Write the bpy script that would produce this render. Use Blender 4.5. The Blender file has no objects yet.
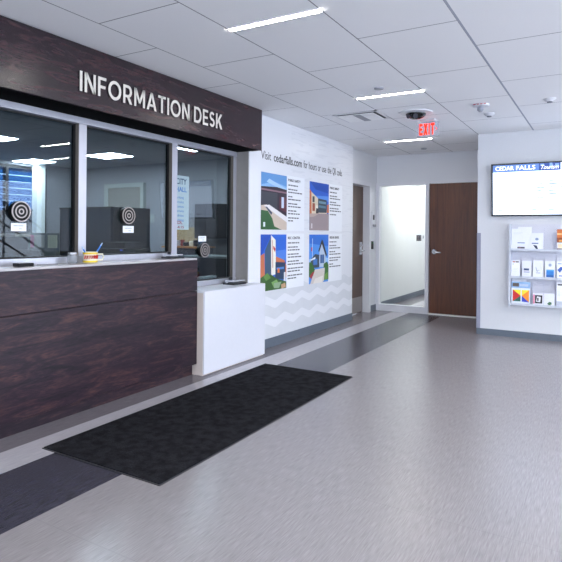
import bpy, bmesh, math, random
from mathutils import Matrix, Vector
random.seed(7)
S = bpy.context.scene
COL = S.collection
PI = math.pi

# ------------------------------------------------------------------ materials
def lin(h):
    h = h.lstrip('#'); o = []
    for i in (0, 2, 4):
        c = int(h[i:i+2], 16) / 255
        o.append(c / 12.92 if c <= .04045 else ((c + .055) / 1.055) ** 2.4)
    return (o[0], o[1], o[2], 1)
CACHE = {}
def mat(name, hexc, rough=.5, metal=0., spec=.5, var=.04, scale=30., stretch=(1, 1, 1), bump=0., emit=0.):
    if name in CACHE: return CACHE[name]
    m = bpy.data.materials.new(name); m.use_nodes = True
    nt = m.node_tree; b = nt.nodes['Principled BSDF']
    b.inputs['Roughness'].default_value = rough
    b.inputs['Metallic'].default_value = metal
    b.inputs['Specular IOR Level'].default_value = spec
    c = lin(hexc)
    tc = nt.nodes.new('ShaderNodeTexCoord'); mp = nt.nodes.new('ShaderNodeMapping')
    mp.inputs['Scale'].default_value = stretch
    no = nt.nodes.new('ShaderNodeTexNoise'); no.inputs['Scale'].default_value = scale; no.inputs['Detail'].default_value = 4
    nt.links.new(tc.outputs['Object'], mp.inputs[0]); nt.links.new(mp.outputs[0], no.inputs['Vector'])
    r = nt.nodes.new('ShaderNodeValToRGB')
    r.color_ramp.elements[0].position = .3; r.color_ramp.elements[1].position = .7
    r.color_ramp.elements[0].color = tuple(x * (1 - var) for x in c[:3]) + (1,)
    r.color_ramp.elements[1].color = tuple(min(1, x * (1 + var)) for x in c[:3]) + (1,)
    nt.links.new(no.outputs['Fac'], r.inputs[0]); nt.links.new(r.outputs[0], b.inputs['Base Color'])
    if bump:
        bp = nt.nodes.new('ShaderNodeBump'); bp.inputs['Strength'].default_value = bump; bp.inputs['Distance'].default_value = .002
        nt.links.new(no.outputs['Fac'], bp.inputs['Height']); nt.links.new(bp.outputs[0], b.inputs['Normal'])
    if emit:
        b.inputs['Emission Color'].default_value = c; b.inputs['Emission Strength'].default_value = emit
    CACHE[name] = m; return m
def flat(hexc, rough=.5): return mat('print_' + hexc, hexc, rough, var=.03, scale=60)
def glow(name, hexc, strength):
    return mat(name, hexc, .4, emit=strength)
class NT:
    def __init__(s, m): s.t = m.node_tree; s.n = s.t.nodes; s.b = s.n['Principled BSDF']
    def add(s, ty, **kw):
        n = s.n.new(ty)
        for k, v in kw.items(): setattr(n, k, v)
        return n
    def l(s, a, b): s.t.links.new(a, b)
    def math(s, op, a, b=None, c=None):
        n = s.add('ShaderNodeMath', operation=op)
        for i, v in enumerate((a, b, c)):
            if v is None: continue
            if isinstance(v, (int, float)): n.inputs[i].default_value = v
            else: s.l(v, n.inputs[i])
        return n.outputs[0]
    def mix(s, fac, a, b):
        n = s.add('ShaderNodeMix', data_type='RGBA')
        if isinstance(fac, (int, float)): n.inputs[0].default_value = fac
        else: s.l(fac, n.inputs[0])
        for i, v in ((6, a), (7, b)):
            if isinstance(v, tuple): n.inputs[i].default_value = v
            else: s.l(v, n.inputs[i])
        return n.outputs[2]
def newmat(name):
    m = bpy.data.materials.new(name); m.use_nodes = True; CACHE[name] = m
    return m, NT(m)

def floor_mat():
    m, q = newmat('vinyl_floor')
    tc = q.add('ShaderNodeTexCoord'); sp = q.add('ShaderNodeSeparateXYZ'); q.l(tc.outputs['Object'], sp.inputs[0])
    x, y = sp.outputs[0], sp.outputs[1]
    def noise(sx, sy, sc, det=5):
        mp = q.add('ShaderNodeMapping'); mp.inputs['Scale'].default_value = (sx, sy, 1)
        n = q.add('ShaderNodeTexNoise'); n.inputs['Scale'].default_value = sc; n.inputs['Detail'].default_value = det
        q.l(tc.outputs['Object'], mp.inputs[0]); q.l(mp.outputs[0], n.inputs['Vector']); return n.outputs['Fac']
    streak = noise(1, .055, 210, 3); blot = noise(1, .3, 3)
    base = q.mix(streak, lin('#6c686b'), lin('#a39fa2'))
    base = q.mix(q.math('MULTIPLY', blot, .25), base, lin('#827f84'))
    light = q.mix(streak, lin('#96939a'), lin('#bdbac0'))
    dark = q.mix(streak, lin('#1c1c25'), lin('#4a4a57'))
    gray = q.mix(streak, lin('#5c575d'), lin('#7f7a80'))
    def between(a, b): return q.math('MULTIPLY', q.math('GREATER_THAN', x, a), q.math('LESS_THAN', x, b))
    c = q.mix(between(-2.728, -2.185), base, dark)
    c = q.mix(between(-2.99, -2.728), c, light)
    c = q.mix(q.math('LESS_THAN', x, -2.99), c, gray)
    # faint sheet seams
    u = q.math('FRACT', q.math('DIVIDE', q.math('ADD', x, 2.185), .93)); v = q.math('FRACT', q.math('DIVIDE', q.math('ADD', y, .3), .93))
    seam = q.math('MAXIMUM', q.math('LESS_THAN', u, .004), q.math('LESS_THAN', v, .004))
    right = q.math('GREATER_THAN', x, -2.18)
    c = q.mix(q.math('MULTIPLY', q.math('MULTIPLY', seam, right), .18), c, lin('#5a5860'))
    q.l(c, q.b.inputs['Base Color'])
    rr = q.add('ShaderNodeMapRange'); q.l(streak, rr.inputs[0]); rr.inputs[3].default_value = .24; rr.inputs[4].default_value = .28
    q.l(rr.outputs[0], q.b.inputs['Roughness'])
    q.b.inputs['Specular IOR Level'].default_value = .5
    return m

def ceiling_mat(name, colr, office=False):
    m, q = newmat(name)
    tc = q.add('ShaderNodeTexCoord'); sp = q.add('ShaderNodeSeparateXYZ'); q.l(tc.outputs['Object'], sp.inputs[0])
    x, y = sp.outputs[0], sp.outputs[1]
    no = q.add('ShaderNodeTexNoise'); no.inputs['Scale'].default_value = 160; no.inputs['Detail'].default_value = 3
    q.l(tc.outputs['Object'], no.inputs['Vector'])
    c = q.mix(no.outputs['Fac'], tuple(v * .96 for v in lin(colr)[:3]) + (1,), lin(colr))
    P = .6435; T = 1.0225
    cu = q.math('DIVIDE', q.math('ADD', x, 2.06 + 20 * P), P)         # column coordinate
    col = q.math('FLOOR', cu); fu = q.math('FRACT', cu)
    par = q.math('MODULO', col, 2)                                    # 1: columns with seams at 3.38, 0: at 3.89
    off = q.math('MULTIPLY', par, T / 2)
    fv = q.math('FRACT', q.math('DIVIDE', q.math('ADD', q.math('ADD', y, -3.89 + 20 * T), off), T))
    du = q.math('MULTIPLY', q.math('MINIMUM', fu, q.math('SUBTRACT', 1, fu)), P)
    dv = q.math('MULTIPLY', q.math('MINIMUM', fv, q.math('SUBTRACT', 1, fv)), T)
    su = q.math('LESS_THAN', du, .0035); sv = q.math('LESS_THAN', dv, .0035)
    line = q.math('MAXIMUM', su, sv)
    tbar = q.math('LESS_THAN', q.math('ABSOLUTE', q.math('ADD', x, .768)), .007)
    if not office:   # the extra cut row by the vent
        ex = q.math('MULTIPLY', q.math('LESS_THAN', q.math('ABSOLUTE', q.math('ADD', y, -5.41)), .0035),
                    q.math('MULTIPLY', q.math('GREATER_THAN', x, -2.06), q.math('LESS_THAN', x, -1.41)))
        line = q.math('MAXIMUM', line, ex)
    c2 = q.mix(line, c, lin('#77767c' if not office else '#30363a'))
    if not office: c2 = q.mix(tbar, c2, lin('#a3a8b4'))
    q.l(c2, q.b.inputs['Base Color']); q.b.inputs['Roughness'].default_value = .85; q.b.inputs['Specular IOR Level'].default_value = .2
    bp = q.add('ShaderNodeBump'); bp.inputs['Strength'].default_value = .4; bp.inputs['Distance'].default_value = .004; bp.invert = True
    q.l(line, bp.inputs['Height']); q.l(bp.outputs[0], q.b.inputs['Normal'])
    return m

def wood_mat(name, dark, mid, light, axis='y', rough=.35, grain=1.0, contrast=(.36, .66), spec=.5):
    m, q = newmat(name)
    tc = q.add('ShaderNodeTexCoord'); mp = q.add('ShaderNodeMapping')
    mp.inputs['Scale'].default_value = {'y': (1, .30, 2.0), 'z': (2.6, 2.6, .16), 'x': (.22, 2.2, 2.2)}[axis]
    q.l(tc.outputs['Object'], mp.inputs[0])
    n1 = q.add('ShaderNodeTexNoise'); n1.inputs['Scale'].default_value = 5 * grain; n1.inputs['Detail'].default_value = 9
    n1.inputs['Roughness'].default_value = .62; n1.inputs['Distortion'].default_value = 1.4
    n2 = q.add('ShaderNodeTexNoise'); n2.inputs['Scale'].default_value = 42 * grain; n2.inputs['Detail'].default_value = 5
    q.l(mp.outputs[0], n1.inputs['Vector']); q.l(mp.outputs[0], n2.inputs['Vector'])
    f = q.math('ADD', q.math('MULTIPLY', n1.outputs['Fac'], .75), q.math('MULTIPLY', n2.outputs['Fac'], .25))
    r = q.add('ShaderNodeValToRGB'); e = r.color_ramp.elements
    e[0].position = contrast[0]; e[0].color = lin(dark); e[1].position = contrast[1]; e[1].color = lin(light)
    k = e.new(sum(contrast) / 2); k.color = lin(mid)
    q.l(f, r.inputs[0]); q.l(r.outputs[0], q.b.inputs['Base Color'])
    q.b.inputs['Roughness'].default_value = rough; q.b.inputs['Specular IOR Level'].default_value = spec
    bp = q.add('ShaderNodeBump'); bp.inputs['Strength'].default_value = .12; bp.inputs['Distance'].default_value = .001
    q.l(n2.outputs['Fac'], bp.inputs['Height']); q.l(bp.outputs[0], q.b.inputs['Normal'])
    return m

def glass_mat(name, tint, ior=1.5, rough=0., opacity=0., boost=1.0):
    m = bpy.data.materials.new(name); m.use_nodes = True; nt = m.node_tree; nt.nodes.clear()
    o = nt.nodes.new('ShaderNodeOutputMaterial'); mx = nt.nodes.new('ShaderNodeMixShader')
    tr = nt.nodes.new('ShaderNodeBsdfTransparent'); gl = nt.nodes.new('ShaderNodeBsdfGlossy'); fr = nt.nodes.new('ShaderNodeFresnel')
    ge = nt.nodes.new('ShaderNodeNewGeometry'); mr = nt.nodes.new('ShaderNodeMapRange'); mr.inputs[3].default_value = ior; mr.inputs[4].default_value = 1 / ior
    nt.links.new(ge.outputs['Backfacing'], mr.inputs[0]); nt.links.new(mr.outputs[0], fr.inputs['IOR']); gl.inputs['Roughness'].default_value = rough
    tr.inputs['Color'].default_value = lin(tint); gl.inputs['Color'].default_value = (boost, boost, boost, 1)
    nt.links.new(fr.outputs[0], mx.inputs[0]); nt.links.new(tr.outputs[0], mx.inputs[1]); nt.links.new(gl.outputs[0], mx.inputs[2])
    last = mx
    if opacity:
        m2 = nt.nodes.new('ShaderNodeMixShader'); df = nt.nodes.new('ShaderNodeBsdfPrincipled')
        df.inputs['Base Color'].default_value = lin('#e6eaf2'); df.inputs['Roughness'].default_value = .2
        m2.inputs[0].default_value = opacity
        nt.links.new(mx.outputs[0], m2.inputs[1]); nt.links.new(df.outputs[0], m2.inputs[2]); last = m2
    nt.links.new(last.outputs[0], o.inputs['Surface']); CACHE[name] = m
    return m

def mural_mat():
    """light printed wallcovering: wavy bands low down, faint grey streaks high up"""
    m, q = newmat('mural_print')
    tc = q.add('ShaderNodeTexCoord'); sp = q.add('ShaderNodeSeparateXYZ'); q.l(tc.outputs['Object'], sp.inputs[0])
    y, z = sp.outputs[1], sp.outputs[2]
    ph = q.math('MULTIPLY', y, 2 * PI / .42)
    tri = q.math('MULTIPLY', q.math('ARCSINE', q.math('MULTIPLY', q.math('SINE', ph), .93)), .024)
    zz = q.math('SUBTRACT', z, tri)
    def band(a, b): return q.math('MULTIPLY', q.math('GREATER_THAN', zz, a), q.math('LESS_THAN', zz, b))
    white = q.math('MAXIMUM', band(.455, .545), band(.24, .33))
    low = q.math('LESS_THAN', zz, .665)
    no = q.add('ShaderNodeTexNoise'); no.inputs['Scale'].default_value = 9; no.inputs['Detail'].default_value = 6; q.l(tc.outputs['Object'], no.inputs['Vector'])
    grey = q.mix(no.outputs['Fac'], lin('#ced0d5'), lin('#d8dadf'))
    top = lin('#dfe0e5')
    c = q.mix(low, top, grey); c = q.mix(white, c, lin('#e2e3e8'))
    # faint grey streaks near the upper far corner
    mp = q.add('ShaderNodeMapping'); mp.inputs['Rotation'].default_value = (.62, 0, 0); mp.inputs['Scale'].default_value = (1, .9, 11)
    q.l(tc.outputs['Object'], mp.inputs[0])
    w = q.add('ShaderNodeTexNoise'); w.inputs['Scale'].default_value = 3.2; w.inputs['Detail'].default_value = 2; w.inputs['Distortion'].default_value = .6
    q.l(mp.outputs[0], w.inputs['Vector'])
    st = q.math('MULTIPLY', q.math('GREATER_THAN', w.outputs['Fac'], .57), q.math('MULTIPLY', q.math('GREATER_THAN', z, 1.2), q.math('GREATER_THAN', y, 5.7)))
    c = q.mix(q.math('MULTIPLY', st, .2), c, lin('#b4b7c0'))
    q.l(c, q.b.inputs['Base Color']); q.b.inputs['Roughness'].default_value = .32; q.b.inputs['Specular IOR Level'].default_value = .45
    return m

MW = mat('painted_wall', '#d4d5d9', .6, var=.015, scale=80, bump=.05)
MWT = mat('white_trim', '#d5d5da', .4, var=.01)
MREV = mat('reveal_shade', '#8c8886', .6, var=.05, scale=14)  # shade on the white wall's reveal put into a darker grey
MBASE = mat('rubber_baseboard', '#5d6672', .5, var=.04)
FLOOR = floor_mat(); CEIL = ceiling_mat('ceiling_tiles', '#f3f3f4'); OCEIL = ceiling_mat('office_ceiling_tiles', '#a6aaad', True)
WOODH = wood_mat('dark_laminate', '#140d13', '#2a1a22', '#4a3132', 'y', .27, 1.3, spec=.6)
WOODD = wood_mat('desk_laminate', '#120c15', '#281a25', '#4c3130', 'y', .40, 1.7, spec=.35)
WDOOR = wood_mat('brown_door_veneer', '#43200f', '#5c321a', '#703f22', 'z', .38, 1.2, (.3, .75))
WDOOR2 = wood_mat('grey_brown_veneer', '#3d2b22', '#543b2e', '#684a3a', 'z', .4, 1.4, (.3, .75))
ALU = mat('brushed_aluminium', '#b9bac4', .35, .55, var=.03, scale=40, stretch=(1, 1, .1))
CHROME = mat('chrome', '#dfe1e5', .25, .7)
GASK = mat('black_gasket', '#0b0b0d', .6)
MULS = mat('bronze_shadow_frame', '#6a645e', .5, .2)
GLASS = glass_mat('window_glass', '#d0d8de', 1.33)
GLASSC = glass_mat('clear_pane', '#f3f6f6', 1.3)
ACR = glass_mat('acrylic', '#fdfdff', 1.1, .25, 0)
WHITE = mat('white_laminate', '#d3d4dc', .35, var=.01)
BEIGE = mat('wood_bounce_white', '#c9bdb6', .5, var=.02)  # beige tint painted in for wood reflected on a white side
BLACK = mat('black_plastic', '#08080a', .45, spec=.25)
PAPER = mat('white_paper', '#e6e8f0', .6, var=.02)

# ------------------------------------------------------------------ mesh builder
class Frame:
    def __init__(s, o, u, v, n): s.o, s.u, s.v, s.n = Vector(o), Vector(u).normalized(), Vector(v).normalized(), Vector(n).normalized()
    def p(s, a, b, c=0): return s.o + s.u * a + s.v * b + s.n * c
def F_left(x, y, z): return Frame((x, y, z), (0, 1, 0), (0, 0, 1), (1, 0, 0))      # on a surface facing +x
def F_back(x, y, z): return Frame((x, y, z), (1, 0, 0), (0, 0, 1), (0, -1, 0))     # on a surface facing the camera (-y)
class M:
    def __init__(s): s.v, s.f, s.mi, s.mats = [], [], [], []
    def m(s, mt):
        if mt not in s.mats: s.mats.append(mt)
        return s.mats.index(mt)
    def raw(s, vs, fs, mt):
        k = len(s.v); i = s.m(mt); s.v += [tuple(v) for v in vs]
        for f in fs: s.f.append([a + k for a in f]); s.mi.append(i)
        return s
    def box(s, x0, x1, y0, y1, z0, z1, mt):
        x0, x1 = min(x0, x1), max(x0, x1); y0, y1 = min(y0, y1), max(y0, y1); z0, z1 = min(z0, z1), max(z0, z1)
        vs = [(x0, y0, z0), (x1, y0, z0), (x1, y1, z0), (x0, y1, z0), (x0, y0, z1), (x1, y0, z1), (x1, y1, z1), (x0, y1, z1)]
        return s.raw(vs, [(0, 3, 2, 1), (4, 5, 6, 7), (0, 1, 5, 4), (1, 2, 6, 5), (2, 3, 7, 6), (3, 0, 4, 7)], mt)
    def prism(s, pts, fr, t0, t1, mt):
        n = len(pts)
        a = sum(pts[i][0] * pts[(i + 1) % n][1] - pts[(i + 1) % n][0] * pts[i][1] for i in range(n))
        if a < 0: pts = pts[::-1]
        flip = fr.u.cross(fr.v).dot(fr.n) < 0
        vs = [fr.p(x, y, t0) for x, y in pts] + [fr.p(x, y, t1) for x, y in pts]
        fs = [tuple(range(n - 1, -1, -1)), tuple(range(n, 2 * n))] + [(i, (i + 1) % n, n + (i + 1) % n, n + i) for i in range(n)]
        if flip: fs = [f[::-1] for f in fs]
        return s.raw(vs, fs, mt)
    def rect(s, fr, x0, x1, y0, y1, t0, t1, mt): return s.prism([(x0, y0), (x1, y0), (x1, y1), (x0, y1)], fr, t0, t1, mt)
    def lathe(s, prof, c, axis, mt, n=28):
        ax = Vector(axis).normalized(); a = ax.orthogonal().normalized(); b = ax.cross(a); c = Vector(c)
        vs, fs = [], []
        for r, h in prof:
            for k in range(n):
                t = 2 * PI * k / n; vs.append(c + ax * h + (a * math.cos(t) + b * math.sin(t)) * max(r, 1e-5))
        for j in range(len(prof) - 1):
            for k in range(n): fs.append((j * n + k, j * n + (k + 1) % n, (j + 1) * n + (k + 1) % n, (j + 1) * n + k))
        fs.append(tuple(range(n - 1, -1, -1))); m0 = (len(prof) - 1) * n; fs.append(tuple(m0 + k for k in range(n)))
        return s.raw(vs, fs, mt)
    def tube(s, pts, r, mt, n=10):
        pts = [Vector(p) for p in pts]; vs, fs = [], []
        for i, p in enumerate(pts):
            d = (pts[min(i + 1, len(pts) - 1)] - pts[max(i - 1, 0)]).normalized()
            a = d.cross(Vector((0, 0, 1))) if abs(d.z) < .95 else d.cross(Vector((1, 0, 0))); a.normalize(); b = d.cross(a)
            rr = r[i] if isinstance(r, (list, tuple)) else r
            for k in range(n): t = 2 * PI * k / n; vs.append(p + (a * math.cos(t) + b * math.sin(t)) * rr)
        for i in range(len(pts) - 1):
            for k in range(n): fs.append((i * n + k, (i + 1) * n + k, (i + 1) * n + (k + 1) % n, i * n + (k + 1) % n))
        fs.append(tuple(range(n))); m0 = (len(pts) - 1) * n; fs.append(tuple(m0 + n - 1 - k for k in range(n)))
        return s.raw(vs, fs, mt)
    def text(s, body, fr, h, w, t1, mt, offset=0., shear=0., t0=0.):
        cu = bpy.data.curves.new('t', 'FONT'); cu.body = body; cu.size = 1; cu.extrude = .001; cu.offset = offset; cu.shear = shear; cu.resolution_u = 3
        o = bpy.data.objects.new('t', cu); COL.objects.link(o)
        dg = bpy.context.evaluated_depsgraph_get(); e = o.evaluated_get(dg); me = e.to_mesh()
        vs = [v.co.copy() for v in me.vertices]; fs = [tuple(p.vertices) for p in me.polygons]; e.to_mesh_clear()
        bpy.data.objects.remove(o); bpy.data.curves.remove(cu)
        if not vs: return s
        x0 = min(v.x for v in vs); x1 = max(v.x for v in vs); cap = .72
        k = h / cap; kx = (w / (x1 - x0)) if w else k
        return s.raw([fr.p((v.x - x0) * kx, v.y * k, t1 if v.z > 0 else t0) for v in vs], fs, mt)
    def build(s, name, parent=None, origin=None, bevel=0, smooth=False, loc_world=None):
        me = bpy.data.meshes.new(name)
        if origin is None and parent is None:
            xs = [v[0] for v in s.v]; ys = [v[1] for v in s.v]; zs = [v[2] for v in s.v]
            origin = ((min(xs) + max(xs)) / 2, (min(ys) + max(ys)) / 2, min(zs))
        o0 = Vector(origin) if origin is not None else WL(parent)
        me.from_pydata([tuple(Vector(v) - o0) for v in s.v], [], s.f); me.update()
        for m in s.mats: me.materials.append(m)
        for p, i in zip(me.polygons, s.mi): p.material_index = i; p.use_smooth = smooth
        o = bpy.data.objects.new(name, me); COL.objects.link(o)
        if parent:
            o.parent = parent; o.location = o0 - WL(parent)
        else: o.location = o0
        if smooth:
            md = o.modifiers.new('e', 'EDGE_SPLIT'); md.split_angle = math.radians(35)
        if bevel:
            b = o.modifiers.new('bevel', 'BEVEL'); b.width = bevel; b.segments = 2; b.limit_method = 'ANGLE'
        o['w'] = list(o0)
        return o
def WL(o): return Vector(o['w'])
def tag(o, label, cat, group=None):
    o['label'] = label; o['category'] = cat
    if group: o['group'] = group
    return o
def thing(name, loc, label, cat, group=None):
    o = bpy.data.objects.new(name, None); COL.objects.link(o); o.location = loc; o.empty_display_size = .1; o['w'] = list(loc)
    return tag(o, label, cat, group)
def struct(m, name, parent=None):
    o = m.build(name, parent, origin=None if parent else (0, 0, 0))
    if not parent: o['kind'] = 'structure'
    return o

# ------------------------------------------------------------------ room shell
CZ = 2.56
XW = -3.38          # face of the service window frames
struct(M().box(-3.5, 4.35, -4.2, 12.6, -.1, 0, FLOOR), 'floor')
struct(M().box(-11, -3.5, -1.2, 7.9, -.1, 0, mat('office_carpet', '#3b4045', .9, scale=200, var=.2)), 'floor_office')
struct(M().box(-3.5, 4.35, -4.2, 12.6, CZ, CZ + .1, CEIL), 'ceiling')
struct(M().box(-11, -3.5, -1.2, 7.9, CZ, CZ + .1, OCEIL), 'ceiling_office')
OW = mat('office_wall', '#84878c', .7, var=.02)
w = M()
w.box(-3.5, XW, -4.2, 3.865, 0, 1.035, MW); w.box(-3.5, XW, 3.865, 4.80, 0, .735, MW)          # under the windows
struct(w, 'wall_left'); w = M()
w.box(-3.5, XW, -4.2, 4.80, 2.125, CZ, MW); w.box(-3.5, XW, -4.2, -1.9, 1.035, 2.125, MW)       # above / behind the camera
struct(w, 'wall_left_upper'); w = M()
w.box(-3.5, -3.225, 4.80, 7.55, 0, CZ, MW)
struct(w, 'wall_left_printed'); w = M()
w.box(-3.5, -3.3, 7.55, 7.6, 0, CZ, MW); w.box(-3.5, -3.3, 8.42, 8.75, 0, CZ, MW); w.box(-3.5, -3.3, 7.6, 8.42, 2.05, CZ, MW)
struct(w, 'wall_left_far')
struct(M().box(XW, -3.224, 4.797, 4.80, .745, 2.13, MREV).box(-3.45, XW, 4.797, 4.8, .745, 2.13, MREV), 'trim_1')
w = M()
w.box(-3.3, -1.3, 8.75, 8.87, 2.115, CZ, MW); w.box(-1.43, -1.3, 8.75, 8.87, 0, 2.115, MW)
struct(w, 'wall_back')
struct(M().box(-3.5, -3.33, 8.75, 12.6, 0, CZ, mat('corridor_paint', '#dcdedd', .6, var=.01)).box(-3.33, -3.3, 8.75, 8.87, 2.115, CZ, MW), 'wall_corridor_left')
struct(M().box(-1.9, -1.8, 8.87, 12.6, 0, CZ, MW).box(-3.5, -1.8, 12.5, 12.6, 0, CZ, MW), 'wall_corridor_right')
struct(M().prism([(-1.42, 7.39), (3.3, 7.39), (3.3, 8.5), (3.18, 8.5), (3.18, 7.52), (-1.3, 7.52), (-1.3, 8.75), (-1.42, 8.75)], Frame((0, 0, 0), (1, 0, 0), (0, 1, 0), (0, 0, 1)), 0, CZ, MW), 'wall_right')
# daylight side, to the right of and behind the camera
w = M(); w.box(4.2, 4.35, -4.2, 8.5, 0, .3, MW); w.box(4.2, 4.35, -4.2, 8.5, 2.4, CZ, MW)
for a, b in ((-4.2, -3.9), (-.3, .2), (3.7, 4.2), (8.2, 8.5)): w.box(4.2, 4.35, a, b, .3, 2.4, MW)
w.box(3.3, 4.35, 8.5, 8.6, 0, CZ, MW)
struct(w, 'wall_east')
w = M(); w.box(-3.5, 4.35, -4.35, -4.2, 0, .3, MW); w.box(-3.5, 4.35, -4.35, -4.2, 2.4, CZ, MW)
for a, b in ((-3.5, -2.9), (.2, .6), (4.0, 4.35)): w.box(a, b, -4.35, -4.2, .3, 2.4, MW)
struct(w, 'wall_south')
def daylight_window(n, axis, a, b):
    m = M(); mids = [a, (2 * a + b) / 3, (a + 2 * b) / 3, b]
    def bx(p, q, z0, z1):
        if axis == 'x': m.box(4.24, 4.30, p, q, z0, z1, ALU)
        else: m.box(p, q, -4.30, -4.24, z0, z1, ALU)
    bx(a, b, .3, .36); bx(a, b, 2.34, 2.4)
    for k in mids: bx(max(a, k - .03), min(b, k + .03), .36, 2.34)
    o = struct(m, 'window_%d' % n)
    g = M()
    if axis == 'x': g.box(4.265, 4.275, a + .03, b - .03, .36, 2.34, GLASSC)
    else: g.box(a + .03, b - .03, -4.275, -4.265, .36, 2.34, GLASSC)
    g.build('pane', o, origin=(0, 0, 0))
for i, (ax, a, b) in enumerate((('x', -3.9, -.3), ('x', .2, 3.7), ('x', 4.2, 8.2), ('y', -2.9, .2), ('y', .6, 4.0))):
    daylight_window(6 + i, ax, a, b)
# baseboards
struct(M().box(-3.225, -3.212, 4.89, 7.556, 0, .103, MBASE).box(-3.3, -3.212, 7.55, 7.556, 0, .103, MBASE), 'baseboard_left')
struct(M().box(-3.3, -3.29, 8.475, 8.75, 0, .10, MBASE), 'baseboard_corner')
struct(M().box(-1.42, 3.3, 7.378, 7.39, 0, .078, MBASE), 'baseboard_right')
struct(M().box(-3.33, -3.318, 8.87, 12.5, 0, .10, MBASE), 'baseboard_corridor')
# office shell
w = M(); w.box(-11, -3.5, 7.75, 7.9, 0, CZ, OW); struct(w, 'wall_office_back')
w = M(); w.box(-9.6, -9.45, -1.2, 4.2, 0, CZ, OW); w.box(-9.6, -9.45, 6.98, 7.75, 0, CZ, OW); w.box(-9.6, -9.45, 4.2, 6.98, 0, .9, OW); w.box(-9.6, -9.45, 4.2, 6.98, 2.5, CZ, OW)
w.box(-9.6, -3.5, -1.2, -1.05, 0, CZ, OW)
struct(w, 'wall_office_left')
m = M(); m.box(-9.55, -9.48, 4.2, 6.98, .9, .96, BLACK); m.box(-9.55, -9.48, 4.2, 6.98, 2.44, 2.5, BLACK)
for k in (4.2, 5.2, 6.13, 6.92): m.box(-9.55, -9.46, k, k + .06, .96, 2.44, BLACK)
o = struct(m, 'window_11'); M().box(-9.52, -9.515, 4.26, 6.92, .96, 2.44, glass_mat('blue_pane', '#587f9c', 1.3)).build('pane', o, origin=(0, 0, 0))  # added office window, stands in for lobby daylight windows mirrored in the glass
m = M(); 
for k in range(12): m.box(-9.475, -9.462, 4.26, 6.92, .98 + k * .12, .995 + k * .12, mat('blind_slat', '#7890a8', .5))
tag(m.build('window_blind'), 'added slats across the blue office window that stands in for mirrored lobby windows', 'blind')
m = M(); m.box(-9.45, -9.3, 6.66, 6.84, 0, CZ, mat('white_column_paint', '#cfd8d6', .6)); struct(m, 'trim_2')  # added column, stands in for the lit lobby column mirrored in the glass

# service windows: silver frames, black gaskets, deep brown jambs, tinted panes
def service_window(n, y0, y1, z0, right_w, left_w):
    z1 = 2.125
    m = M()
    m.box(XW - .075, XW + .008, y0, y1, z1 - .045, z1, ALU); m.box(XW - .075, XW + .008, y0, y1, z0, z0 + .045, ALU)
    if left_w: m.box(XW - .075, XW, y0, y0 + left_w, z0 + .045, z1 - .045, ALU)
    m.box(XW - .075, XW, y1 - right_w, y1, z0 + .045, z1 - .045, ALU)
    o = struct(m, 'window_%d' % n)
    g = M(); a, b, c, d = y0 + left_w, y1 - right_w, z0 + .045, z1 - .045
    g.box(XW - .07, XW - .035, b - .012, b, c, d, GASK); g.box(XW - .07, XW - .035, a, a + .01, c, d, GASK)
    g.box(XW - .07, XW - .035, a, b, c, c + .01, GASK); g.box(XW - .07, XW - .035, a, b, d - .01, d, GASK)
    g.box(XW - .035, XW - .002, b - .003, b, c, d, MULS)
    g.build('gasket', o, origin=(0, 0, 0))
    M().box(XW - .056, XW - .050, a, b, c, d, GLASS).build('pane', o, origin=(0, 0, 0))
service_window(1, -1.9, 2.805, 1.045, .035, .06)
service_window(2, 2.805, 3.83, 1.045, .035, .035)
service_window(3, 3.83, 4.797, .755, .05, .035)

# wooden fascia over the windows
fas = thing('wood_fascia', (-3.24, 1.1, 2.125), 'dark wood header box above the service windows carrying the sign lettering', 'fascia')
M().prism([(-3.372, -2.6), (-3.095, -2.6), (-3.095, 4.85), (-3.2175, 4.85), (-3.2175, 4.796), (-3.372, 4.796)], Frame((0, 0, 0), (1, 0, 0), (0, 1, 0), (0, 0, 1)), 2.132, 2.555, WOODH).build('header_board', fas, bevel=.003)
M().box(-3.37, -3.10, -2.6, 4.796, 2.127, 2.132, mat('soffit_shade', '#08080a', .9, spec=.05)).build('soffit', fas)['label'] = 'underside with its shade painted matt black'  # black sheet stands for the shade under the header

# ------------------------------------------------------------------ block lettering
def bar(p, q, t):
    (x0, y0), (x1, y1) = p, q; L = math.hypot(x1 - x0, y1 - y0); nx, ny = -(y1 - y0) / L * t / 2, (x1 - x0) / L * t / 2
    return [(x0 + nx, y0 + ny), (x1 + nx, y1 + ny), (x1 - nx, y1 - ny), (x0 - nx, y0 - ny)]
def arc(cx, cy, rx, ry, a0, a1, t, n=18):
    out = []
    for i in range(n):
        a, b = math.radians(a0 + (a1 - a0) * i / n), math.radians(a0 + (a1 - a0) * (i + 1) / n)
        out.append([(cx + (rx - t / 2) * math.cos(a), cy + (ry - t / 2) * math.sin(a)), (cx + (rx + t / 2) * math.cos(a), cy + (ry + t / 2) * math.sin(a)),
                    (cx + (rx + t / 2) * math.cos(b), cy + (ry + t / 2) * math.sin(b)), (cx + (rx - t / 2) * math.cos(b), cy + (ry - t / 2) * math.sin(b))])
    return out
def R(x0, x1, y0, y1): return [(x0, y0), (x1, y0), (x1, y1), (x0, y1)]
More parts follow.
